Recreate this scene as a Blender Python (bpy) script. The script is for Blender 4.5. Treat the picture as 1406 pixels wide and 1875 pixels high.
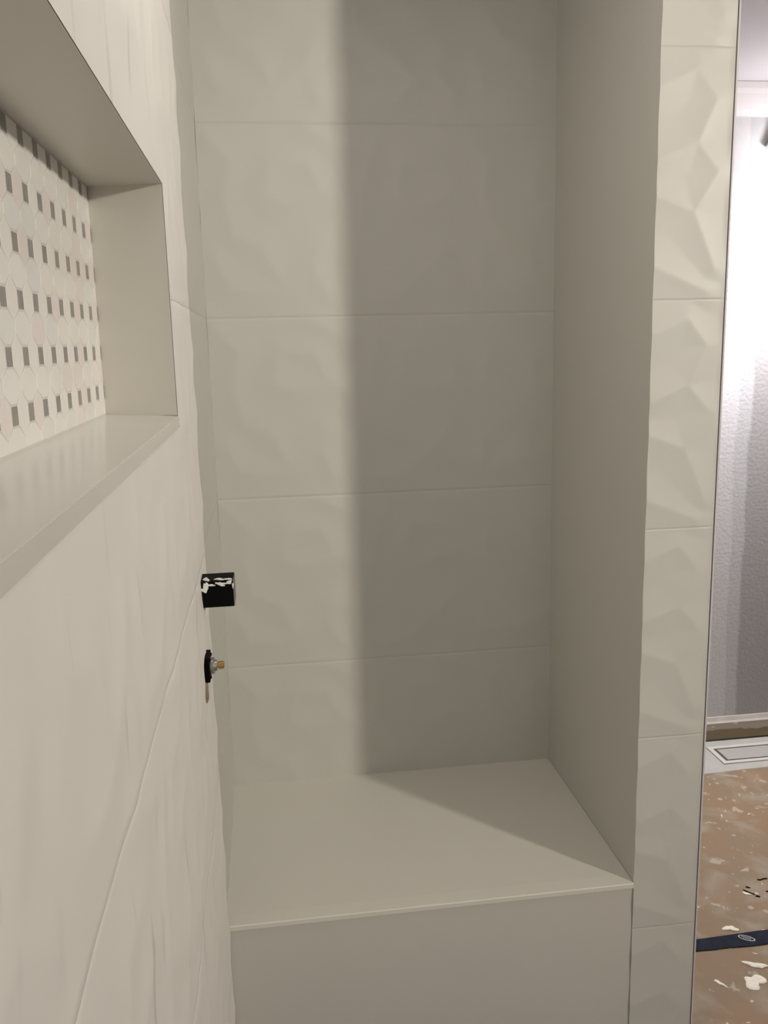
import bpy, bmesh, math, random
from mathutils import Vector, Matrix
from mathutils import noise as mnoise
random.seed(7)
for o in list(bpy.data.objects): bpy.data.objects.remove(o)
SC = bpy.context.scene
COL = SC.collection

# ------------------------------------------------------------ camera, light, exposure
CZ = 1.363
cd = bpy.data.cameras.new('camera'); cam = bpy.data.objects.new('camera', cd); COL.objects.link(cam)
R = Vector((0.99073323, -0.13368474, -0.0240012)); U = Vector((0.04859178, 0.1838524, 0.98175207)); F = Vector((0.12683259, 0.97382066, -0.18864466))
cam.matrix_world = Matrix(((R.x, U.x, -F.x, 0), (R.y, U.y, -F.y, 0), (R.z, U.z, -F.z, CZ), (0, 0, 0, 1)))
cd.sensor_fit = 'VERTICAL'; cd.sensor_height = 24.0; cd.lens = 1609.03 / 1875 * 24.0; cd.clip_start = 0.01
SC.camera = cam
SC.view_settings.view_transform = 'Standard'; SC.view_settings.look = 'None'
SC.view_settings.gamma = 1; SC.view_settings.use_curve_mapping = False
SC.view_settings.exposure = 0.10

w = bpy.data.worlds.new('world'); SC.world = w; w.use_nodes = True
w.node_tree.nodes['Background'].inputs[0].default_value = (1.0, 0.95, 0.88, 1)
w.node_tree.nodes['Background'].inputs[1].default_value = 0.25

def lamp(name, kind, loc, energy, color, size=0.1, target=None, size_y=None):
    l = bpy.data.lights.new(name, kind); l.energy = energy; l.color = color
    if kind == 'POINT': l.shadow_soft_size = size
    if kind == 'AREA':
        l.size = size
        if size_y: l.shape = 'RECTANGLE'; l.size_y = size_y
    o = bpy.data.objects.new(name, l); COL.objects.link(o); o.location = loc
    if target is not None:
        o.rotation_euler = (Vector(target) - Vector(loc)).to_track_quat('-Z', 'Y').to_euler()
    return o
# bathroom lamp to the right of the camera: throws the upright shadow of the pier onto the alcove
T = 5.0
LX, LY = 0.55 + 0.398 * T, 1.2187 - 0.437 * T
E = dict(lamp=225.0, room_fill=0.6, shower=1.8, bath_fill=0.5, sconce=145.0, halo=4.6, rear_fill=3.5)
sp = lamp('bathroom_lamp', 'SPOT', (LX, LY, 2.0), E['lamp'], (1.0, 0.935, 0.82), 0.1, target=(0.3, 1.6, 1.95))
sp.data.spot_size = math.radians(84); sp.data.spot_blend = 1.0; sp.data.shadow_soft_size = 0.08
# unseen area fills, all added to raise the ambient level, overhead and behind the camera
lamp('room_fill_light', 'AREA', (1.7, 0.2, 2.07), E['room_fill'], (1.0, 0.95, 0.87), 0.9, target=(1.7, 0.2, 0))  # added ambient fill over the open room
lamp('shower_fill_light', 'AREA', (0.20, 0.86, 2.07), E['shower'], (1.0, 0.93, 0.86), 0.34, target=(0.20, 0.86, 0))  # added fill, brightens the upper main wall and pier
lamp('bath_fill_light', 'AREA', (1.6, 1.7, 2.07), E['bath_fill'], (1.0, 0.95, 0.9), 0.3, target=(1.6, 1.7, 0))  # added fill for the floor and the far wall
lamp('rear_fill_light', 'AREA', (0.7, -1.6, 1.3), E['rear_fill'], (1.0, 0.95, 0.88), 1.0, target=(0.7, 1.0, 1.3), size_y=1.6)  # added fill from behind the camera, no opening is built there

# ------------------------------------------------------------ helpers
def obj(name, bm, mat, parent=None, smooth=False):
    me = bpy.data.meshes.new(name)
    bmesh.ops.recalc_face_normals(bm, faces=bm.faces)
    bm.to_mesh(me); bm.free()
    for m in (mat if isinstance(mat, (list, tuple)) else [mat]): me.materials.append(m)
    if smooth: me.polygons.foreach_set('use_smooth', [True] * len(me.polygons))
    o = bpy.data.objects.new(name, me); COL.objects.link(o)
    if parent:
        o.parent = parent; o.matrix_parent_inverse = Matrix.Translation(parent.location).inverted()
    return o
def tag(o, label, cat, group=None):
    o['label'] = label; o['category'] = cat
    if group: o['group'] = group
    return o
def thing(name, loc, label, cat, group=None):
    o = bpy.data.objects.new(name, None); COL.objects.link(o); o.location = loc
    return tag(o, label, cat, group)
def struct(o): o['kind'] = 'structure'; return o
def box(bm, x0, x1, y0, y1, z0, z1, bevel=0, mi=0):
    vs = [bm.verts.new((x, y, z)) for x in (x0, x1) for y in (y0, y1) for z in (z0, z1)]
    fs = [bm.faces.new([vs[i] for i in f]) for f in ((0, 1, 3, 2), (4, 6, 7, 5), (0, 4, 5, 1), (2, 3, 7, 6), (0, 2, 6, 4), (1, 5, 7, 3))]
    for f in fs: f.material_index = mi
    if bevel:
        es = list({e for f in fs for e in f.edges})
        bmesh.ops.bevel(bm, geom=es, offset=bevel, segments=2, affect='EDGES', profile=0.6)
def boxm(*a, **k): bm = bmesh.new(); box(bm, *a, **k); return bm
def lathe(bm, prof, axis_o, axis, n=32, mi=0):
    """prof: (distance along axis, radius)"""
    ax = Vector(axis).normalized(); a = ax.orthogonal().normalized(); b = ax.cross(a); o = Vector(axis_o)
    rings = []
    for t, r in prof:
        if r < 1e-6: rings.append([bm.verts.new(o + ax * t)])
        else: rings.append([bm.verts.new(o + ax * t + (a * math.cos(2*math.pi*k/n) + b * math.sin(2*math.pi*k/n)) * r) for k in range(n)])
    for r0, r1 in zip(rings, rings[1:]):
        for k in range(n):
            k2 = (k + 1) % n
            if len(r0) == 1 and len(r1) == 1: continue
            if len(r0) == 1: f = bm.faces.new((r0[0], r1[k], r1[k2]))
            elif len(r1) == 1: f = bm.faces.new((r0[k], r1[0], r0[k2]))
            else: f = bm.faces.new((r0[k], r1[k], r1[k2], r0[k2]))
            f.material_index = mi

def mat(name, color, rough=0.5, metal=0.0, noise=0.0, nscale=8.0, bump=0.0, bscale=60.0, spec=0.5, color2=None):
    m = bpy.data.materials.new(name); m.use_nodes = True
    nt = m.node_tree; b = nt.nodes['Principled BSDF']
    b.inputs['Base Color'].default_value = (*color, 1); b.inputs['Roughness'].default_value = rough
    b.inputs['Metallic'].default_value = metal; b.inputs['Specular IOR Level'].default_value = spec
    tc = nt.nodes.new('ShaderNodeTexCoord')
    if noise or color2:
        n = nt.nodes.new('ShaderNodeTexNoise'); n.inputs['Scale'].default_value = nscale; n.inputs['Detail'].default_value = 4
        nt.links.new(tc.outputs['Object'], n.inputs['Vector'])
        r = nt.nodes.new('ShaderNodeValToRGB'); r.color_ramp.elements[0].position = 0.3; r.color_ramp.elements[1].position = 0.7
        c2 = color2 or tuple(c * (1 - noise) for c in color)
        r.color_ramp.elements[0].color = (*c2, 1); r.color_ramp.elements[1].color = (*color, 1)
        nt.links.new(n.outputs['Fac'], r.inputs[0]); nt.links.new(r.outputs[0], b.inputs['Base Color'])
    if bump:
        n2 = nt.nodes.new('ShaderNodeTexNoise'); n2.inputs['Scale'].default_value = bscale; n2.inputs['Detail'].default_value = 3
        nt.links.new(tc.outputs['Object'], n2.inputs['Vector'])
        bp = nt.nodes.new('ShaderNodeBump'); bp.inputs['Strength'].default_value = bump; bp.inputs['Distance'].default_value = 0.002
        nt.links.new(n2.outputs['Fac'], bp.inputs['Height']); nt.links.new(bp.outputs[0], b.inputs['Normal'])
    return m

M = {}
M['tile'] = mat('white_faceted_tile', (0.572, 0.563, 0.52), 0.45, noise=0.02, nscale=3)
M['tile_grout'] = mat('pale_grout', (0.54, 0.53, 0.49), 0.9)
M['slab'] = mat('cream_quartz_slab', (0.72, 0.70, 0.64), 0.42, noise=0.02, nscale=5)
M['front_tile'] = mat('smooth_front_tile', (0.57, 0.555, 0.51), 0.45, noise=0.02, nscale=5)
M['gloss_slab'] = mat('polished_white_slab', (0.70, 0.68, 0.64), 0.2, noise=0.03, nscale=9)
M['lining'] = mat('niche_lining_slab', (0.62, 0.60, 0.54), 0.3, noise=0.02, nscale=5)
M['mosaic_white'] = mat('white_marble_mosaic', (0.88, 0.86, 0.82), 0.4, noise=0.06, nscale=25)
M['mosaic_pink'] = mat('blush_marble_mosaic', (0.85, 0.79, 0.76), 0.4, noise=0.06, nscale=25)
M['mosaic_cool'] = mat('cool_marble_mosaic', (0.83, 0.83, 0.80), 0.4, noise=0.06, nscale=25)
M['mosaic_grey'] = mat('grey_marble_mosaic', (0.34, 0.32, 0.305), 0.4, noise=0.25, nscale=60)
M['mosaic_grout'] = mat('mosaic_grout', (0.66, 0.63, 0.59), 0.9)
M['black'] = mat('black_plastic', (0.004, 0.004, 0.004), 0.6, spec=0.05)
M['iron'] = mat('black_iron', (0.001, 0.001, 0.001), 0.7, spec=0.02)
M['plaster'] = mat('white_thinset', (0.66, 0.61, 0.50), 0.95, noise=0.15, nscale=120, bump=0.4, bscale=300)
M['nickel'] = mat('grey_nickel', (0.38, 0.37, 0.35), 0.35, 0.8)
M['brass'] = mat('brass', (0.55, 0.36, 0.13), 0.3, 1.0)
M['cavity'] = mat('raw_wall_cavity', (0.55, 0.43, 0.29), 0.95, noise=0.3, nscale=80)
M['ceiling'] = mat('ceiling_paint', (0.68, 0.65, 0.66), 0.9)
M['trim'] = mat('white_metal_trim', (0.62, 0.58, 0.60), 0.3, 0.0)
M['gap'] = mat('dark_gap', (0.25, 0.24, 0.23), 0.9)
M['vent'] = mat('white_vent_enamel', (0.46, 0.44, 0.39), 0.4)
M['ventcover'] = mat('vent_cover_enamel', (0.32, 0.31, 0.275), 0.4, noise=0.05, nscale=30)
M['ventdark'] = mat('vent_slot_shadow', (0.06, 0.053, 0.04), 0.8)
M['floor_tile'] = mat('white_floor_tile', (0.37, 0.355, 0.32), 0.45, noise=0.14, nscale=14)
M['navy'] = mat('navy_tape', (0.008, 0.011, 0.022), 0.6, spec=0.08, noise=0.6, nscale=45, bump=0.3, bscale=90)
M['print'] = mat('tape_print', (0.33, 0.33, 0.31), 0.6)
M['bulb'] = mat('frosted_bulb', (0.9, 0.9, 0.95), 0.4)
M['bulb'].node_tree.nodes['Principled BSDF'].inputs['Emission Color'].default_value = (1, 0.95, 1, 1)
M['bulb'].node_tree.nodes['Principled BSDF'].inputs['Emission Strength'].default_value = 12

def smeared_tile():
    """main shower wall: same tile in a paler colour, with faint upright thinset smears"""
    m = mat('pale_smeared_tile', (0.74, 0.72, 0.68), 0.5)
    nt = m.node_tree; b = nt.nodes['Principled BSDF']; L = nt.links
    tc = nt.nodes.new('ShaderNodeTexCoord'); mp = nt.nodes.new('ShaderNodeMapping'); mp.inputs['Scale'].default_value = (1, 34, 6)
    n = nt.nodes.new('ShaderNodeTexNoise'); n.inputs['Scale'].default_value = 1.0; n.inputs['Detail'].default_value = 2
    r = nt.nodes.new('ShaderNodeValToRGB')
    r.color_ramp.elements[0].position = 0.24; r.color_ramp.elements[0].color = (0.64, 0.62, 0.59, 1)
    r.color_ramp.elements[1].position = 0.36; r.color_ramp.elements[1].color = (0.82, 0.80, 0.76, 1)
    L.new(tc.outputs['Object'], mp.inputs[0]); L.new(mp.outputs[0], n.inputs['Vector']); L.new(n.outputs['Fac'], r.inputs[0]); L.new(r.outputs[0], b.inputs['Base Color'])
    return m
M['main_tile'] = smeared_tile()

def kraft():
    m = mat('kraft_paper', (0.33, 0.235, 0.16), 0.85)
    nt = m.node_tree; b = nt.nodes['Principled BSDF']; L = nt.links; N = nt.nodes.new
    tc = N('ShaderNodeTexCoord')
    def nz(scale, lo, hi, detail=4, dist=0.0, vec=None):
        n = N('ShaderNodeTexNoise'); n.inputs['Scale'].default_value = scale; n.inputs['Detail'].default_value = detail; n.inputs['Distortion'].default_value = dist
        L.new(vec or tc.outputs['Object'], n.inputs['Vector'])
        mr = N('ShaderNodeMapRange'); mr.inputs[1].default_value = lo; mr.inputs[2].default_value = hi; L.new(n.outputs['Fac'], mr.inputs[0]); return mr.outputs[0]
    def mix(f, a, bcol):
        x = N('ShaderNodeMix'); x.data_type = 'RGBA'; L.new(f, x.inputs[0])
        if isinstance(a, tuple): x.inputs[6].default_value = (*a, 1)
        else: L.new(a, x.inputs[6])
        x.inputs[7].default_value = (*bcol, 1); return x.outputs[2]
    c = mix(nz(5, .35, .65), (0.40, 0.275, 0.168), (0.35, 0.278, 0.182))
    c = mix(nz(9, .50, .75, 6, 0.5), c, (0.48, 0.42, 0.325))
    c = mix(nz(22, .64, .68, 5, 0.3), c, (0.56, 0.50, 0.395))
    c = mix(nz(38, .70, .72, 2, 0.8), c, (0.80, 0.73, 0.60))
    vo = N('ShaderNodeTexVoronoi'); vo.inputs['Scale'].default_value = 17; L.new(tc.outputs['Object'], vo.inputs['Vector'])
    mr = N('ShaderNodeMapRange'); mr.inputs[1].default_value = .13; mr.inputs[2].default_value = .09; L.new(vo.outputs['Distance'], mr.inputs[0])
    sc_ = N('ShaderNodeSeparateColor'); L.new(vo.outputs['Color'], sc_.inputs[0]); gt = N('ShaderNodeMath'); gt.operation = 'GREATER_THAN'; gt.inputs[1].default_value = .45; L.new(sc_.outputs[0], gt.inputs[0])
    mu = N('ShaderNodeMath'); mu.operation = 'MULTIPLY'; L.new(mr.outputs[0], mu.inputs[0]); L.new(gt.outputs[0], mu.inputs[1])
    c = mix(mu.outputs[0], c, (0.56, 0.50, 0.40))
    L.new(c, b.inputs['Base Color'])
    n2 = N('ShaderNodeTexNoise'); n2.inputs['Scale'].default_value = 14; L.new(tc.outputs['Object'], n2.inputs['Vector'])
    bp = N('ShaderNodeBump'); bp.inputs['Strength'].default_value = 0.5; bp.inputs['Distance'].default_value = 0.004; L.new(n2.outputs['Fac'], bp.inputs['Height']); L.new(bp.outputs[0], b.inputs['Normal'])
    return m
M['kraft'] = kraft()

def farpaint():
    """grey drywall with a paler, rough-edged cut-in band of fresh paint beside the pier (x < 1.535)"""
    m = mat('grey_wall_paint', (0.36, 0.35, 0.36), 0.8)
    nt = m.node_tree; b = nt.nodes['Principled BSDF']; L = nt.links; N = nt.nodes.new
    tc = N('ShaderNodeTexCoord'); sp = N('ShaderNodeSeparateXYZ'); L.new(tc.outputs['Object'], sp.inputs[0])
    n = N('ShaderNodeTexNoise'); n.inputs['Scale'].default_value = 3.5; n.inputs['Detail'].default_value = 5; L.new(tc.outputs['Object'], n.inputs['Vector'])
    ad = N('ShaderNodeMath'); ad.operation = 'MULTIPLY_ADD'; ad.inputs[1].default_value = 0.05; L.new(n.outputs['Fac'], ad.inputs[0]); L.new(sp.outputs[0], ad.inputs[2])
    def band(x, soft=0.003):
        mr = N('ShaderNodeMapRange'); mr.inputs[1].default_value = x + .025 - soft; mr.inputs[2].default_value = x + .025 + soft; L.new(ad.outputs[0], mr.inputs[0]); return mr.outputs[0]
    def mix(f, a, c):
        x = N('ShaderNodeMix'); x.data_type = 'RGBA'; L.new(f, x.inputs[0])
        if isinstance(a, tuple): x.inputs[6].default_value = (*a, 1)
        else: L.new(a, x.inputs[6])
        x.inputs[7].default_value = (*c, 1); return x.outputs[2]
    c = mix(band(1.492), (0.50, 0.49, 0.49), (0.43, 0.425, 0.43))
    c = mix(band(1.536, .005), c, (0.31, 0.30, 0.295))
    L.new(c, b.inputs['Base Color'])
    n2 = N('ShaderNodeTexNoise'); n2.inputs['Scale'].default_value = 90; L.new(tc.outputs['Object'], n2.inputs['Vector'])
    bp = N('ShaderNodeBump'); bp.inputs['Strength'].default_value = 0.4; bp.inputs['Distance'].default_value = 0.002; L.new(n2.outputs['Fac'], bp.inputs['Height']); L.new(bp.outputs[0], b.inputs['Normal'])
    return m
M['far'] = farpaint()

def baseboard_mat():
    m = mat('worn_baseboard', (0.40, 0.35, 0.28), 0.7)
    nt = m.node_tree; b = nt.nodes['Principled BSDF']; L = nt.links; N = nt.nodes.new
    tc = N('ShaderNodeTexCoord'); sp = N('ShaderNodeSeparateXYZ'); L.new(tc.outputs['Object'], sp.inputs[0])
    n = N('ShaderNodeTexNoise'); n.inputs['Scale'].default_value = 12; n.inputs['Detail'].default_value = 4; L.new(tc.outputs['Object'], n.inputs['Vector'])
    ad = N('ShaderNodeMath'); ad.operation = 'MULTIPLY_ADD'; ad.inputs[1].default_value = -0.05; L.new(n.outputs['Fac'], ad.inputs[0]); L.new(sp.outputs[2], ad.inputs[2])
    mr = N('ShaderNodeMapRange'); mr.inputs[1].default_value = 0.012; mr.inputs[2].default_value = 0.015; L.new(ad.outputs[0], mr.inputs[0])
    x = N('ShaderNodeMix'); x.data_type = 'RGBA'; L.new(mr.outputs[0], x.inputs[0]); x.inputs[6].default_value = (0.19, 0.15, 0.085, 1); x.inputs[7].default_value = (0.36, 0.31, 0.25, 1)
    mp = N('ShaderNodeMapping'); mp.inputs['Scale'].default_value = (22, 1, 60); L.new(tc.outputs['Object'], mp.inputs[0])
    n3 = N('ShaderNodeTexNoise'); n3.inputs['Scale'].default_value = 1; L.new(mp.outputs[0], n3.inputs['Vector'])
    mr3 = N('ShaderNodeMapRange'); mr3.inputs[1].default_value = 0.66; mr3.inputs[2].default_value = 0.69; L.new(n3.outputs['Fac'], mr3.inputs[0])
    y = N('ShaderNodeMix'); y.data_type = 'RGBA'; L.new(mr3.outputs[0], y.inputs[0]); L.new(x.outputs[2], y.inputs[6]); y.inputs[7].default_value = (0.60, 0.55, 0.46, 1)
    L.new(y.outputs[2], b.inputs['Base Color'])
    return m
M['base'] = baseboard_mat()

# ------------------------------------------------------------ plan of the room (metres)
XL, XR, XP = -0.0945, 0.5498, 0.6605          # shower wall, alcove right wall, right end of the pier
YF, YB, YW = 1.2187, 1.656, 2.644             # alcove mouth, alcove back, far bathroom wall
SEAT, CEIL = 0.5, 2.09
JOINT, PITCH = 1.0805, 0.3330                 # one horizontal tile joint and the course height

# ---- faceted tile relief: sharp ridges that fall away into shallow scoops, the same on every course
def K(*p): return tuple(q * 1.087 for q in p)
PIER_RIDGES = [K(.0534, .1948, .003, .1735), K(.0534, .1948, .077, .247), K(.0534, .1948, .083, .160), K(.0516, .110, -.0045, .1305), K(.0516, .110, .082, .040), K(.0516, .110, .083, .160), K(-.004, .043, .072, .011), K(-.002, .259, .049, .2815), K(.049, .2815, .077, .247)]
B0 = [(.188, .269, .209, .216), (.209, .216, .249, .2025), (.126, .271, .108, .214), (.108, .214, .150, .196), (.150, .196, .209, .216), (.052, .141, .101, .124), (.101, .124, .134, .0557), (.017, .104, .040, .052), (.040, .052, .100, .045), (.100, .045, .134, .0557), (.203, .1225, .189, .092), (.189, .092, .215, .040), (.188, .324, .252, .295), (.005, .318, .052, .270), (.052, .270, .035, .215), (.134, .0557, .189, .092), (.035, .215, .052, .141), (.126, .271, .188, .269)]
rr = random.Random(11)
BACK_RIDGES = list(B0)
for sh in (.24, .48, .72):
    jj = {}
    def J(x, z, sh=sh, jj=jj):
        if (x, z) not in jj: jj[(x, z)] = (x + sh + rr.uniform(-.014, .014), min(.32, max(.01, z + rr.uniform(-.016, .016))))
        return jj[(x, z)]
    for r_ in B0: BACK_RIDGES.append((*J(r_[0], r_[1]), *J(r_[2], r_[3])))
_cache = {}
def relief(ridges, u, v, depth):
    """u along the course, v height above the joint (0..PITCH); 0 in the scoops, depth on a ridge"""
    best = 1e9
    for (ax, ay, bx, by) in ridges:
        if min(ax, bx) - u > .09 or u - max(ax, bx) > .09: continue
        dx, dy = bx - ax, by - ay
        t = ((u - ax) * dx + (v - ay) * dy) / (dx * dx + dy * dy); t = 0 if t < 0 else 1 if t > 1 else t
        d = (u - ax - t * dx) ** 2 + (v - ay - t * dy) ** 2
        if d < best: best = d
    return depth * math.exp(-math.sqrt(best) / 0.032)

def tile_h(cells, u, z, depth):
    k = math.floor((z - JOINT) / PITCH); v = z - JOINT - k * PITCH
    h = max(relief(cells, u, v, depth), relief(cells, u, v - PITCH, depth) if v > PITCH - .09 else 0, relief(cells, u, v + PITCH, depth) if v < .09 else 0) - depth * .55
    e = min(v, PITCH - v)
    if e < 0.0003: h -= 0.00025
    return h
def zlines(z0, z1, step):
    js = []; k = math.ceil((z0 - JOINT) / PITCH)
    while JOINT + k * PITCH < z1:
        j = JOINT + k * PITCH
        js += [j - 0.0004, j, j + 0.0004]; k += 1
    zs = sorted([z0, z1] + [j for j in js if z0 < j < z1])
    out = []
    for a, b in zip(zs, zs[1:]):
        n = max(1, round((b - a) / step)) if b - a > 0.002 else 1
        out += [a + (b - a) * i / n for i in range(n)]
    return out + [z1]
def lines(pts, step):
    out = []
    for a, b in zip(pts, pts[1:]):
        n = max(1, round((b - a) / step)); out += [a + (b - a) * i / n for i in range(n)]
    return out + [pts[-1]]
def sheet(bm, us, zs, P, hole=None, groutfn=True):
    g = {}
    def V(i, j):
        if (i, j) not in g: g[(i, j)] = bm.verts.new(P(us[i], zs[j]))
        return g[(i, j)]
    for i in range(len(us) - 1):
        for j in range(len(zs) - 1):
            uc, zc = (us[i] + us[i+1]) / 2, (zs[j] + zs[j+1]) / 2
            if hole and hole(uc, zc): continue
            f = bm.faces.new((V(i, j), V(i+1, j), V(i+1, j+1), V(i, j+1)))
            d = (zc - JOINT) / PITCH; d = abs(d - round(d)) * PITCH
            f.material_index = 1 if d < 0.00045 else 0
            f.smooth = True
    return g

# ------------------------------------------------------------ floor and ceiling
struct(obj('floor', boxm(-0.4, 3.4, -1.7, 2.8, -0.08, 0.0), M['floor_tile']))
struct(obj('ceiling', boxm(-0.4, 3.4, -1.7, 2.8, CEIL, CEIL + 0.08), M['ceiling']))
struct(obj('wall_far', boxm(-0.4, 3.4, YW, YW + 0.1, -0.02, CEIL + 0.02), M['far']))
struct(obj('wall_behind', boxm(-0.4, 3.1, -1.8, -1.7, -0.02, CEIL + 0.02), M['ceiling']))
struct(obj('wall_right', boxm(3.0, 3.1, -1.7, YW, -0.02, CEIL + 0.02), M['far']))
bm = bmesh.new()                                       # crown moulding under the ceiling
prof = [(0, 2.004), (0.012, 2.004), (0.016, 2.012), (0.022, 2.018), (0.040, 2.060), (0.052, 2.072), (0.056, 2.089), (0, 2.089)]
a = [bm.verts.new((XP, YW - d, z)) for d, z in prof]; b = [bm.verts.new((2.999, YW - d, z)) for d, z in prof]
for i in range(len(prof)): j = (i + 1) % len(prof); bm.faces.new((a[i], a[j], b[j], b[i]))
bm.faces.new(a); bm.faces.new(b)
struct(obj('trim_1', bm, M['ceiling']))
bm = bmesh.new()                                       # baseboard along the far wall, lifted a little off the floor
prof = [(0, 0.006), (0.014, 0.006), (0.014, 0.064), (0.010, 0.070), (0.006, 0.083), (0, 0.083)]
a = [bm.verts.new((XP, YW - d, z)) for d, z in prof]; b = [bm.verts.new((2.999, YW - d, z)) for d, z in prof]
for i in range(len(prof)):
    j = (i + 1) % len(prof); f = bm.faces.new((a[i], a[j], b[j], b[i])); f.material_index = 1 if i in (2, 3) else 0
bm.faces.new(a); bm.faces.new(b)
struct(obj('baseboard_far', bm, [M['base'], mat('baseboard_cap_paint', (0.48, 0.45, 0.40), 0.6, noise=0.15, nscale=30)]))

# ------------------------------------------------------------ shower walls
NY0, NY1, NZ0, NZ1, ND = 0.10, 0.9672, 1.2915, 1.5290, 0.0775       # niche opening and depth
HY, HZ, HR = 1.098, 0.9435, 0.0325                                   # round valve hole
def PL(u, z):
    uu = u; h = tile_h(BACK_RIDGES, (uu + 0.62) % 0.96, z, 0.0030) + .0005
    near = max(0.0, 1 - max(0, max(NY0 - u, u - NY1, NZ0 - z, z - NZ1)) / 0.05)
    h = h * (1 - near)
    return (XL + h, u, z)
hb = 0.042
us = lines([-1.2, -0.4, 0.0], 0.05)[:-1] + lines([0.0, NY0, NY1, HY - hb, HY + hb, YF], 0.0065)
zs0 = zlines(0.0, NZ0, 0.0065)
zs = sorted(set(zs0[:-1] + zlines(NZ0, NZ1, 0.0065)[:-1] + zlines(NZ1, CEIL, 0.0075)))
zs = sorted(set([z for z in zs if not (abs(z - (HZ - hb)) < 0.004 or abs(z - (HZ + hb)) < 0.004)] + [HZ - hb, HZ + hb]))
bm = bmesh.new()
inh = lambda u, z: abs(u - HY) < hb and abs(z - HZ) < hb
g = sheet(bm, us, zs, PL, lambda u, z: (NY0 < u < NY1 and NZ0 < z < NZ1) or inh(u, z))
# collar of wall between the square gap in the grid and the round hole
iu = [i for i, u in enumerate(us) if abs(u - HY) < hb + 1e-6]; jz = [j for j, z in enumerate(zs) if abs(z - HZ) < hb + 1e-6]
ring = [(i, jz[0]) for i in iu] + [(iu[-1], j) for j in jz[1:]] + [(i, jz[-1]) for i in reversed(iu[:-1])] + [(iu[0], j) for j in reversed(jz[1:-1])]
outer = [g[r] for r in ring]
inner = []; deep = []
for v in outer:
    an = math.atan2(v.co.z - HZ, v.co.y - HY)
    y, z = HY + HR * math.cos(an), HZ + HR * math.sin(an)
    x = PL(y, z)[0]
    inner.append(bm.verts.new((x, y, z))); deep.append(bm.verts.new((XL - 0.045, y, z)))
n = len(ring)
for k in range(n):
    k2 = (k + 1) % n
    f = bm.faces.new((outer[k], outer[k2], inner[k2], inner[k])); f.smooth = False
    f = bm.faces.new((inner[k], inner[k2], deep[k2], deep[k])); f.material_index = 2
f = bm.faces.new(deep); f.material_index = 2
prev = None
for j in range(len(zs)):                                               # end of the main wall, a few millimetres proud of the alcove
    v = g.get((len(us) - 1, j))
    if v is None: continue
    q = bm.verts.new((XL - 0.012, YF, v.co.z))
    if prev: bm.faces.new((prev[0], v, q, prev[1]))
    prev = (v, q)
wl = struct(obj('wall_left', bm, [M['main_tile'], M['tile_grout'], M['cavity']]))

# alcove left return: set a hair behind the main wall
XA = XL - 0.0045
def PA(u, z): return (XA + tile_h(BACK_RIDGES, (u - 0.6) % 0.96, z, 0.002), u, z)
bm = bmesh.new(); sheet(bm, lines([YF, YB], 0.0065), zlines(0.0, CEIL, 0.0065), PA)
box(bm, XA - 0.06, XA - 0.008, YF + 0.001, YW, 0, CEIL)
struct(obj('wall_alcove_left', bm, [M['tile'], M['tile_grout']]))
# alcove back
def PBk(u, z): return (u, YB - tile_h(BACK_RIDGES, u - XL, z, 0.0026) - 0.003, z)
bm = bmesh.new(); sheet(bm, lines([XA, XR], 0.0055), zlines(0.0, CEIL, 0.0055), PBk)
box(bm, XA, XR, YB + 0.008, YB + 0.12, 0, CEIL)
struct(obj('wall_back', bm, [M['tile'], M['tile_grout']]))
# alcove right wall and the narrow pier that ends it
def PP(u, z):
    f = min(1.0, (XP - 0.0035 - u) / 0.006)
    return (u, YF - tile_h(PIER_RIDGES, u - XR, z, 0.0030) * f - 0.0022, z)
pus = lines([XR, XP - 0.0035], 0.003)
bm = bmesh.new(); sheet(bm, pus, zlines(0.0, CEIL, 0.003), PP)
box(bm, XR + 0.001, XP - 0.004, YF + 0.008, YB + 0.12, 0, CEIL)
zs = zlines(0.0, CEIL, 0.0065); prev = None                          # smooth inner face follows the wavy front edge
for z in zs:
    p0 = bm.verts.new(PP(XR, z)); p1 = bm.verts.new((XR, YB, z))
    if prev:
        d = ((z + prev[2]) / 2 - JOINT) / PITCH; d = abs(d - round(d)) * PITCH
        f = bm.faces.new((prev[0], p0, p1, prev[1])); f.material_index = 1 if d < 0.00045 and z < 1.4 and z > 1.1 else 0
    prev = (p0, p1, z)
struct(obj('wall_pier', bm, [M['tile'], M['tile_grout']]))
bm = bmesh.new()                                                     # slim metal edge profile and the dark grout gap beside the tile
box(bm, XP - 0.0035, XP - 0.0018, YF - 0.0006, YF + 0.012, 0, CEIL, mi=1)
box(bm, XP - 0.0018, XP + 0.0006, YF - 0.0032, YF + 0.012, 0, CEIL)
box(bm, XP - 0.004, XP + 0.0004, YF + 0.010, YB + 0.12, 0, CEIL)
struct(obj('trim_2', bm, [M['trim'], M['gap']]))

# ------------------------------------------------------------ niche
ni = thing('shower_niche', (XL, (NY0 + NY1) / 2, NZ0), 'recessed wall niche lined with polished slabs and patterned mosaic back', 'niche')
XN = XL - ND
NYb = 0.986
def prism(pts, z0, z1, zf0=None):
    """pts in plan; zf0: top heights per point"""
    bm = bmesh.new()
    lo = [bm.verts.new((x, y, z0)) for x, y in pts]; hi = [bm.verts.new((x, y, (zf0[i] if zf0 else z1))) for i, (x, y) in enumerate(pts)]
    bm.faces.new(lo); bm.faces.new(hi)
    for i in range(len(pts)): j = (i + 1) % len(pts); bm.faces.new((lo[i], lo[j], hi[j], hi[i]))
    return bm
s = prism([(XL + 0.0012, NY0 - 0.0), (XL + 0.0012, NY1 + 0.001), (XN - 0.01, NYb + 0.001), (XN - 0.01, NY0)], NZ0 - 0.012, 0, [NZ0 + 0.0002, NZ0 + 0.0002, NZ0 + 0.0032, NZ0 + 0.0032])
bmesh.ops.bevel(s, geom=list(s.edges), offset=0.0008, segments=2, affect='EDGES')
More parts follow.
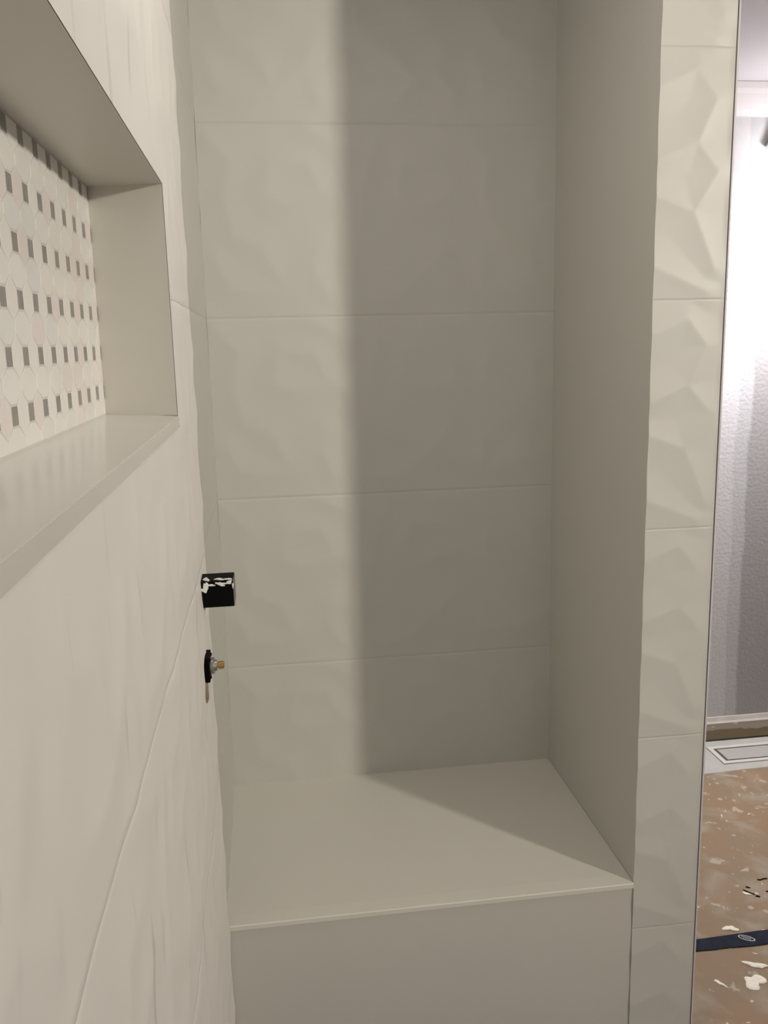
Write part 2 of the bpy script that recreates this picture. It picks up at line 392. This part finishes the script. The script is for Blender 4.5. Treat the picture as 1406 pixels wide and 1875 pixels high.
o = obj('sill', s, M['gloss_slab'], ni); o['label'] = 'polished white sill slab'
obj('head', prism([(XL - 0.0006, NY0), (XL - 0.0006, NY1 + 0.001), (XN - 0.01, NYb + 0.001), (XN - 0.01, NY0)], NZ1 - 0.0004, NZ1 + 0.010), M['lining'], ni)
obj('jamb', prism([(XL - 0.0005, NY1), (XN - 0.01, NYb + 0.001), (XN - 0.01, NYb + 0.014), (XL - 0.0005, NY1 + 0.012)], NZ0 + 0.001, NZ1), M['lining'], ni)
obj('jamb', prism([(XL - 0.0005, NY0 - 0.012), (XN - 0.01, NY0 - 0.012), (XN - 0.01, NY0), (XL - 0.0005, NY0)], NZ0, NZ1), M['lining'], ni)
bm = bmesh.new()
box(bm, XN - 0.008, XN - 0.0003, NY0, NYb, NZ0 + 0.002, NZ1, mi=4)
PY, PZ = 0.0441, 0.0403; Y0, Z0 = 0.6375, 1.3195
ylo, yhi, zlo, zhi = NY0 + 0.0005, NYb - 0.0015, NZ0 + 0.0045, NZ1 - 0.0015
def chip(poly, mi):
    # clip to the opening, then raise the chip as a small bevelled prism
    def clip(p, ax, v, keep_gt):
        out = []
        for i in range(len(p)):
            a_, b_ = p[i], p[(i + 1) % len(p)]
            ia = (a_[ax] > v) == keep_gt; ib = (b_[ax] > v) == keep_gt
            if ia: out.append(a_)
            if ia != ib:
                t = (v - a_[ax]) / (b_[ax] - a_[ax]); out.append((a_[0] + t * (b_[0] - a_[0]), a_[1] + t * (b_[1] - a_[1])))
        return out
    for ax, v, k in ((0, ylo, True), (0, yhi, False), (1, zlo, True), (1, zhi, False)):
        if len(poly) >= 3: poly = clip(poly, ax, v, k)
    if len(poly) < 3: return
    cy = sum(p[0] for p in poly) / len(poly); cz = sum(p[1] for p in poly) / len(poly)
    ar = abs(sum(poly[i][0] * poly[(i+1) % len(poly)][1] - poly[(i+1) % len(poly)][0] * poly[i][1] for i in range(len(poly)))) / 2
    if ar < 4e-6: return
    lo = [bm.verts.new((XN - 0.0003, y, z)) for y, z in poly]; hi = [bm.verts.new((XN - 0.0001, y + (cy - y) * .005, z + (cz - z) * .005)) for y, z in poly]
    top = [bm.verts.new((XN, y + (cy - y) * .02, z + (cz - z) * .02)) for y, z in poly]
    n = len(poly)
    fs = [bm.faces.new(top)]
    for i in range(n):
        j = (i + 1) % n; fs.append(bm.faces.new((lo[i], lo[j], hi[j], hi[i]))); fs.append(bm.faces.new((hi[i], hi[j], top[j], top[i])))
    for f in fs: f.material_index = mi
rm = random.Random(3)
sw, sh, gr = 0.0072, 0.0066, 0.0011
for i in range(-13, 9):
    for j in range(-2, 7):
        y, z = Y0 + i * PY, Z0 + j * PZ
        chip([(y - sw, z - sh), (y + sw, z - sh), (y + sw, z + sh), (y - sw, z + sh)], 3)
        zm = z + PZ / 2; hw = PY / 2 - gr * .6                    # tall hexagon between two grey squares
        zt, zb = z + PZ - sh - gr * 1.6, z + sh + gr * 1.6
        chip([(y - sw, zb), (y + sw, zb), (y + hw, zm - .004), (y + hw, zm + .004), (y + sw, zt), (y - sw, zt), (y - hw, zm + .004), (y - hw, zm - .004)], rm.choice([0, 0, 1, 2]))
        ym = y + PY / 2                                            # its neighbour, level with the squares
        a_ = PY / 2 - sw - gr * 1.3
        chip([(ym - a_, z - sh), (ym - .0006, z - PZ / 2 + .0045), (ym + .0006, z - PZ / 2 + .0045), (ym + a_, z - sh), (ym + a_, z + sh), (ym + .0006, z + PZ / 2 - .0045), (ym - .0006, z + PZ / 2 - .0045), (ym - a_, z + sh)], rm.choice([0, 0, 0, 1]))
o = obj('mosaic_panel', bm, [M['mosaic_white'], M['mosaic_pink'], M['mosaic_cool'], M['mosaic_grey'], M['mosaic_grout']], ni)
o['label'] = 'mosaic of white hexagons with small grey squares'

# ------------------------------------------------------------ bench
be = thing('shower_bench', ((XL + XR) / 2, YF, 0), 'built-in shower bench with pale stone seat slab between the alcove walls', 'bench')
bm = bmesh.new(); zb = SEAT - 0.0105
prof = [(YF + 0.0005, zb), (YF - 0.0035, zb + 0.0008), (YF - 0.004, SEAT - 0.0028), (YF - 0.0025, SEAT - 0.0014), (YF + 0.006, SEAT - 0.0008), (YF + 0.022, SEAT), (YB - 0.002, SEAT), (YB - 0.002, zb)]
a = [bm.verts.new((XA - 0.0025, y, z)) for y, z in prof]; b = [bm.verts.new((XR - 0.0005, y, z)) for y, z in prof]
for i in range(len(prof)): j = (i + 1) % len(prof); bm.faces.new((a[i], a[j], b[j], b[i]))
bm.faces.new(a); bm.faces.new(b)
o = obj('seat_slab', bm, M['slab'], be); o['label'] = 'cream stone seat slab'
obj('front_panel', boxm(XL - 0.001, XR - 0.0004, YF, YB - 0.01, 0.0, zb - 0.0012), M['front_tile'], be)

# ------------------------------------------------------------ black square outlet block
px0, px1, py0, py1, pz0, pz1 = XL - 0.004, -0.0527, 1.1125, 1.1555, 1.0330, 1.0675
bk = thing('shower_wall_block', (XL, (py0 + py1) / 2, pz0), 'square black plastic plumbing block smeared with white plaster, sticking out of the wall', 'plumbing fitting')
obj('body', boxm(px0, px1 - 0.001, py0, py1, pz0, pz1, bevel=0.0006), M['black'], bk)
o = obj('end_cap', boxm(px1 - 0.001, px1, py0 + .0006, py1, pz0 + .0006, pz1 - .0006, bevel=0.0003), mat('scuffed_grey_plastic', (0.22, 0.21, 0.19), 0.5, noise=0.5, nscale=90), bk); o['label'] = 'scuffed grey end cap'
def blob(bm, c, r, ax, seed, n=14, lift=0.001):
    """thin lumpy patch around c; ax = (u, v, normal)"""
    u, v, nn = (Vector(a) for a in ax); c = Vector(c); rnd = random.Random(seed)
    ph = [rnd.uniform(0, 6.28) for _ in range(4)]
    rim = []; mid = []
    for k in range(n):
        t = 2 * math.pi * k / n; q = 1 + .28 * math.sin(2 * t + ph[0]) + .2 * math.sin(3 * t + ph[1]) + .12 * math.sin(5 * t + ph[2])
        d = u * (r[0] * q * math.cos(t)) + v * (r[1] * q * math.sin(t))
        rim.append(bm.verts.new(c + d)); mid.append(bm.verts.new(c + d * .75 + nn * lift))
    top = bm.verts.new(c + nn * lift * 1.15)
    for k in range(n):
        j = (k + 1) % n
        bm.faces.new((rim[k], rim[j], mid[j], mid[k])); bm.faces.new((mid[k], mid[j], top))
FL = ((1, 0, 0), (0, 1, 0), (0, 0, 1))
bm = bmesh.new(); FA = ((1, 0, 0), (0, 0, 1), (0, -1, 0))
Wd = px1 - XL
for (fx, fz, rx, rz, sd) in [(.10, .30, .0045, .0035, 1), (.14, .22, .0035, .0065, 2), (.28, .14, .0055, .0018, 3), (.52, .07, .0035, .0014, 4), (.62, .13, .0050, .0022, 5), (.86, .06, .0045, .0020, 6), (.74, .10, .0030, .0014, 7), (.97, .20, .0008, .0050, 8), (.12, .10, .0020, .0016, 9)]:
    blob(bm, (XL + Wd * fx, py0 + .0001, pz1 - (pz1 - pz0) * fz), (rx, rz), FA, sd, lift=.0007)
for (fx, fy, rx, ry, sd) in [(.15, .3, .004, .010, 11), (.55, .25, .006, .006, 12), (.8, .2, .006, .005, 13)]:
    blob(bm, (XL + Wd * fx, py0 + (py1 - py0) * fy, pz1 - .0001), (rx, ry), FL, sd, lift=.0006)
o = obj('plaster_smear', bm, mat('white_dried_thinset', (0.80, 0.79, 0.75), 0.9), bk); o['label'] = 'white dried plaster'

# ------------------------------------------------------------ valve in its round hole
va = thing('shower_valve', (XL - 0.03, HY, HZ), 'unfinished shower valve with grey nut and brass stem in a round wall hole', 'valve')
vy, vz = HY + 0.006, 0.9575
bm = boxm(XL - .044, XL - .003, vy - .024, vy + .024, .938, .9745, bevel=.002)
obj('valve_body', bm, M['black'], va, smooth=False)
bm = bmesh.new(); box(bm, XL - .003, XL + 0.0065, vy - .018, vy + .018, .941, .9735, bevel=.001)
for dy in (-.011, .011):
    for dz in (.946, .969): lathe(bm, [(0, .0022), (.0015, .0022), (.0015, 0)], (XL + .0065, vy + dy, dz), (1, 0, 0), 8)
obj('mounting_plate', bm, M['black'], va)
bm = bmesh.new(); lathe(bm, [(.004, .0110), (.0105, .0110), (.0120, .0098), (.0120, .0075), (.0150, .0070), (.0155, .0)], (XL, vy, vz), (1, 0, 0), 6 * 4)
obj('retaining_nut', bm, M['nickel'], va)
bm = bmesh.new()
lathe(bm, [(.012, .0042), (.0148, .0042), (.0150, .0034), (.0160, .0034), (.0162, .0044), (.0235, .0044), (.0242, .0038), (.0242, .0012), (.022, .0)], (XL, vy, vz), (1, 0, 0), 20)
for k in range(10):
    an = k * math.pi / 5; box(bm, XL + .0165, XL + .0232, vy + .0044 * math.cos(an) - .0005, vy + .0044 * math.cos(an) + .0005, vz + .0044 * math.sin(an) - .0005, vz + .0044 * math.sin(an) + .0005)
obj('valve_stem', bm, M['brass'], va)

# ------------------------------------------------------------ floor things in the bathroom
# brown protection paper, slightly buckled, ending before the far wall
bm = bmesh.new(); nx, ny = 90, 110; x0, x1, y0, y1 = XP + 0.002, 2.95, -1.2, 2.421
gv = []
for i in range(nx + 1):
    col = []
    for j in range(ny + 1):
        x = x0 + (x1 - x0) * i / nx; y = y0 + (y1 - y0) * j / ny
        if j == ny: y += 0.004 * mnoise.noise(Vector((x * 6, 0, 0))) + 0.008 * (x - 1.4) / .25
        h = 0.0022 + 0.0012 * mnoise.noise(Vector((x * 5, y * 7, 3)))
        col.append(bm.verts.new((x, y, h)))
    gv.append(col)
for i in range(nx):
    for j in range(ny): bm.faces.new((gv[i][j], gv[i+1][j], gv[i+1][j+1], gv[i][j+1]))
r = bmesh.ops.solidify(bm, geom=bm.faces[:], thickness=0.0006)
pp = obj('floor_protection_paper', bm, M['kraft'], smooth=True)
tag(pp, 'brown kraft paper spattered with plaster, covering the bathroom floor', 'floor paper')
# navy tape across the paper
tp = thing('floor_tape', (1.0, 1.67, 0.004), 'navy blue tape strip with pale oval print, stuck across the brown paper', 'tape')
bm = bmesh.new(); top = []; bot = []
for k in range(60):
    x = XP + 0.01 + k * 0.033
    up = 1.672 + 0.028 * (x - XP) + .0025 * mnoise.noise(Vector((x * 14, 1, 0))) + (0.0)
    wd = 0.0365 + 0.010 * min(1, max(0, (x - .9) / .2)) + .0020 * mnoise.noise(Vector((x * 18, 5, 0)))
    zz = 0.0050 + .0004 * mnoise.noise(Vector((x * 20, 0, 0)))
    top.append((x, up + .006, zz)); bot.append((x, up + .006 - wd, zz))
tv = [bm.verts.new(p) for p in top]; bv = [bm.verts.new(p) for p in bot]; tv2 = [bm.verts.new((p[0], p[1], p[2] - .0012)) for p in top]; bv2 = [bm.verts.new((p[0], p[1], p[2] - .0012)) for p in bot]
for k in range(59):
    bm.faces.new((tv[k], tv[k+1], bv[k+1], bv[k])); bm.faces.new((tv2[k], bv2[k], bv2[k+1], tv2[k+1])); bm.faces.new((tv[k], tv2[k], tv2[k+1], tv[k+1])); bm.faces.new((bv[k], bv[k+1], bv2[k+1], bv2[k]))
obj('tape_strip', bm, M['navy'], tp)
bm = bmesh.new()
def oval(cx, cy, rx, ry, ang, th, z):
    n = 36; A = []; B = []
    for k in range(n):
        t = 2 * math.pi * k / n
        for q, lst in ((1, A), (1 - th, B)):
            X, Y = rx * q * math.cos(t), ry * (q if q == 1 else 1 - th * rx / ry * .8) * math.sin(t)
            lst.append(bm.verts.new((cx + X * math.cos(ang) - Y * math.sin(ang), cy + X * math.sin(ang) + Y * math.cos(ang), z)))
    for k in range(n): j = (k + 1) % n; bm.faces.new((A[k], A[j], B[j], B[k]))
LC, LA = (1.0305, 1.6695), math.radians(-33)
oval(LC[0], LC[1], .0185, .0085, LA, .14, .0057)
# two short lines of script inside the oval (too worn to read in the photo: kept as pen strokes)
def stroke(pts, wd):
    for (ax_, ay_), (bx_, by_) in zip(pts, pts[1:]):
        d = Vector((bx_ - ax_, by_ - ay_)); 
        if d.length == 0: continue
        nn = Vector((-d.y, d.x)).normalized() * wd
        q = []
        for (X, Y) in ((ax_ - nn.x, ay_ - nn.y), (bx_ - nn.x, by_ - nn.y), (bx_ + nn.x, by_ + nn.y), (ax_ + nn.x, ay_ + nn.y)):
            q.append(bm.verts.new((LC[0] + X * math.cos(LA) - Y * math.sin(LA), LC[1] + X * math.sin(LA) + Y * math.cos(LA), .0057)))
        bm.faces.new(q)
for k in range(6):
    x = -.0115 + k * .0036; stroke([(x, .0006), (x + .0012, .0040), (x + .0022, .0006), (x + .0032, .0028)], .00035)
for k in range(5):
    x = -.0075 + k * .0036; stroke([(x, -.0036), (x + .0010, -.0008), (x + .0020, -.0038), (x + .0030, -.0020)], .00035)
obj('printed_oval', bm, M['print'], tp)
# recessed floor vent
ve = thing('floor_vent', (1.62, 2.52, 0), 'flush white floor vent with dark slot around its cover, beside the baseboard', 'vent')
vx0, vx1, vy0, vy1 = 1.409, 1.78, 2.468, 2.586
def framebm(x0, x1, y0, y1, t, z0, z1, sk=0.0):
    bm = bmesh.new()
    box(bm, x0, x1, y0, y0 + t, z0, z1); box(bm, x0, x1, y1 - t, y1, z0, z1); box(bm, x0, x0 + t, y0 + t, y1 - t, z0, z1); box(bm, x1 - t, x1, y0 + t, y1 - t, z0, z1); return bm
obj('vent_frame', framebm(vx0, vx1, vy0, vy1, .0155, 0.0, .004), M['vent'], ve)
obj('vent_slot', boxm(vx0 + .0155, vx1 - .0155, vy0 + .0155, vy1 - .0155, 0.0, .0008), M['ventdark'], ve)
obj('vent_cover', boxm(vx0 + .0260, vx1 - .0260, vy0 + .0235, vy1 - .0215, 0.0008, .0034, bevel=.0005), M['ventcover'], ve)
# dried plaster blobs on the paper
def spot(name, c, r, ang, seed, label):
    bm = bmesh.new(); u = (math.cos(ang), math.sin(ang), 0); v = (-math.sin(ang), math.cos(ang), 0)
    blob(bm, (c[0], c[1], .0032), r, (u, v, (0, 0, 1)), seed, 22, .0016)
    tag(obj(name, bm, M['plaster']), label, 'plaster', 'plaster spots on the brown paper')
def fl(px, py):
    d = F + R * ((px - 703) / 1609.03) - U * ((py - 937.5) / 1609.03); t = -CZ / d.z; return (d.x * t, d.y * t)
spot('plaster_spot', fl(1383, 1769), (.020, .0100), -.55, 1, 'oval cream plaster spot on brown paper, just in front of the navy tape')
spot('plaster_spot', fl(1381, 1800), (.0200, .0225), -.5, 2, 'largest round pitted plaster spot on brown paper')
spot('plaster_spot', fl(1337, 1702), (.014, .0110), -.3, 3, 'white plaster splash on brown paper touching the far edge of the tape')
spot('plaster_spot', fl(1318, 1803), (.012, .0055), -1.0, 4, 'narrow plaster smear on brown paper left of the largest round spot')
# small dark scraps on the paper
bmS = M['black']
def scrap(pts, wd, label, m=bmS, h=.0016):
    bm = bmesh.new(); n = len(pts); L = []
    for k, (x, y) in enumerate(pts):
        a_ = Vector(pts[max(0, k-1)]); b_ = Vector(pts[min(n-1, k+1)]); d = (b_ - a_).normalized(); nn = Vector((-d.y, d.x)) * wd * (0.55 if k in (0, n-1) else 1)
        L.append([bm.verts.new((x - nn.x, y - nn.y, .0030)), bm.verts.new((x + nn.x, y + nn.y, .0030)), bm.verts.new((x + nn.x * .8, y + nn.y * .8, .0036 + h)), bm.verts.new((x - nn.x * .8, y - nn.y * .8, .0036 + h))])
    for a_, b_ in zip(L, L[1:]):
        for i in range(4): bm.faces.new((a_[i], a_[(i+1) % 4], b_[(i+1) % 4], b_[i]))
    bm.faces.new(L[0]); bm.faces.new(L[-1])
    return tag(obj('debris_scrap', bm, m), label, 'debris', 'dark scraps on the brown paper')
scrap([fl(1386, 1613), fl(1392, 1613.5), fl(1398, 1611.5), fl(1404.5, 1611)], .0010, 'thin dark wavy scrap on brown paper, farthest of the dark scraps')
scrap([fl(1365, 1626), fl(1368, 1627), fl(1373, 1628.5)], .0017, 'short brown-black scrap on brown paper above the long thin sliver')
scrap([fl(1360, 1632), fl(1368, 1635), fl(1375, 1638), fl(1382, 1640.5)], .0008, 'long thin dark sliver on brown paper beside a white flake')
scrap([fl(1383, 1643), fl(1387, 1643.5), fl(1391.5, 1644.5)], .0024, 'stubby black scrap on brown paper, nearest of the dark scraps')
scrap([fl(1402, 1635), fl(1409, 1634), fl(1416, 1633)], .0016, 'black scrap on brown paper, rightmost of the dark scraps')
bm = bmesh.new(); vs = [bm.verts.new((*fl(*p), .0034)) for p in ((1359.5, 1634.5), (1378, 1641), (1366, 1640.5), (1360, 1638))]
bm.faces.new(vs); ex = bmesh.ops.extrude_face_region(bm, geom=bm.faces[:]); bmesh.ops.translate(bm, verts=[e for e in ex['geom'] if isinstance(e, bmesh.types.BMVert)], vec=(0, 0, .0008))
tag(obj('plaster_flake', bm, M['plaster']), 'white triangular flake on brown paper under the long dark sliver', 'debris')

# ------------------------------------------------------------ wall light on the far wall, its black arm tip reaches into view
WX, WLY = 1.63, YW - 0.135
sc = thing('wall_light', (WX, YW, 1.93), 'black wall light high on the far wall, only the tip of its arm showing', 'lamp')
bm = bmesh.new(); lathe(bm, [(0, 0), (0, .05), (.016, .05), (.018, .046), (.018, 0)], (WX, YW, 1.985), (0, -1, 0), 24); obj('wall_plate', bm, M['black'], sc)
def tube(bm, pts, rad, n=12):
    rings = []
    for k, p in enumerate(pts):
        p = Vector(p); d = (Vector(pts[min(k + 1, len(pts) - 1)]) - Vector(pts[max(k - 1, 0)])).normalized()
        a = d.orthogonal().normalized() if k == 0 else (pa - d * pa.dot(d)).normalized(); pa = a; b = d.cross(a)
        r = rad[k] if isinstance(rad, list) else rad
        rings.append([bm.verts.new(p + (a * math.cos(2*math.pi*i/n) + b * math.sin(2*math.pi*i/n)) * r) for i in range(n)])
    for r0, r1 in zip(rings, rings[1:]):
        for i in range(n): bm.faces.new((r0[i], r0[(i+1) % n], r1[(i+1) % n], r1[i]))
    bm.faces.new(rings[0]); bm.faces.new(rings[-1])
bm = bmesh.new()
tube(bm, [(1.5445, YW - .022, 1.9135), (1.5455, YW - .022, 1.9155), (1.550, YW - .022, 1.924), (1.562, YW - .024, 1.944), (1.580, YW - .028, 1.966), (1.605, YW - .034, 1.980), (WX, YW - .040, 1.985)], [.003, .0085, .009, .009, .008, .0075, .007])
obj('side_arm', bm, M['iron'], sc, smooth=True)
bm = bmesh.new(); tube(bm, [(WX, YW - .01, 1.985), (WX, YW - .08, 1.985), (WX, WLY + .02, 1.980), (WX, WLY, 1.965), (WX, WLY, 1.945)], .007)
obj('arm', bm, M['black'], sc, smooth=True)
bm = bmesh.new(); lathe(bm, [(.0, 0), (.0, .020), (-.030, .020), (-.030, 0)], (WX, WLY, 1.955), (0, 0, 1), 24); obj('lamp_holder', bm, M['black'], sc)
bm = bmesh.new(); lathe(bm, [(.0, .012), (-.012, .020), (-.030, .026), (-.048, .022), (-.058, .012), (-.061, 0)], (WX, WLY, 1.926), (0, 0, 1), 24); obj('bulb', bm, M['bulb'], sc, smooth=True)
wg = lamp('wall_light_glow', 'SPOT', (WX, WLY, 1.855), E['sconce'], (0.97, 0.94, 1.0), .03, target=(WX, WLY, 0))
wg.data.spot_size = math.radians(178); wg.data.spot_blend = .9; wg.data.shadow_soft_size = .025
lamp('wall_light_halo', 'POINT', (WX, WLY, 1.858), E['halo'], (0.97, 0.94, 1.0), .025)
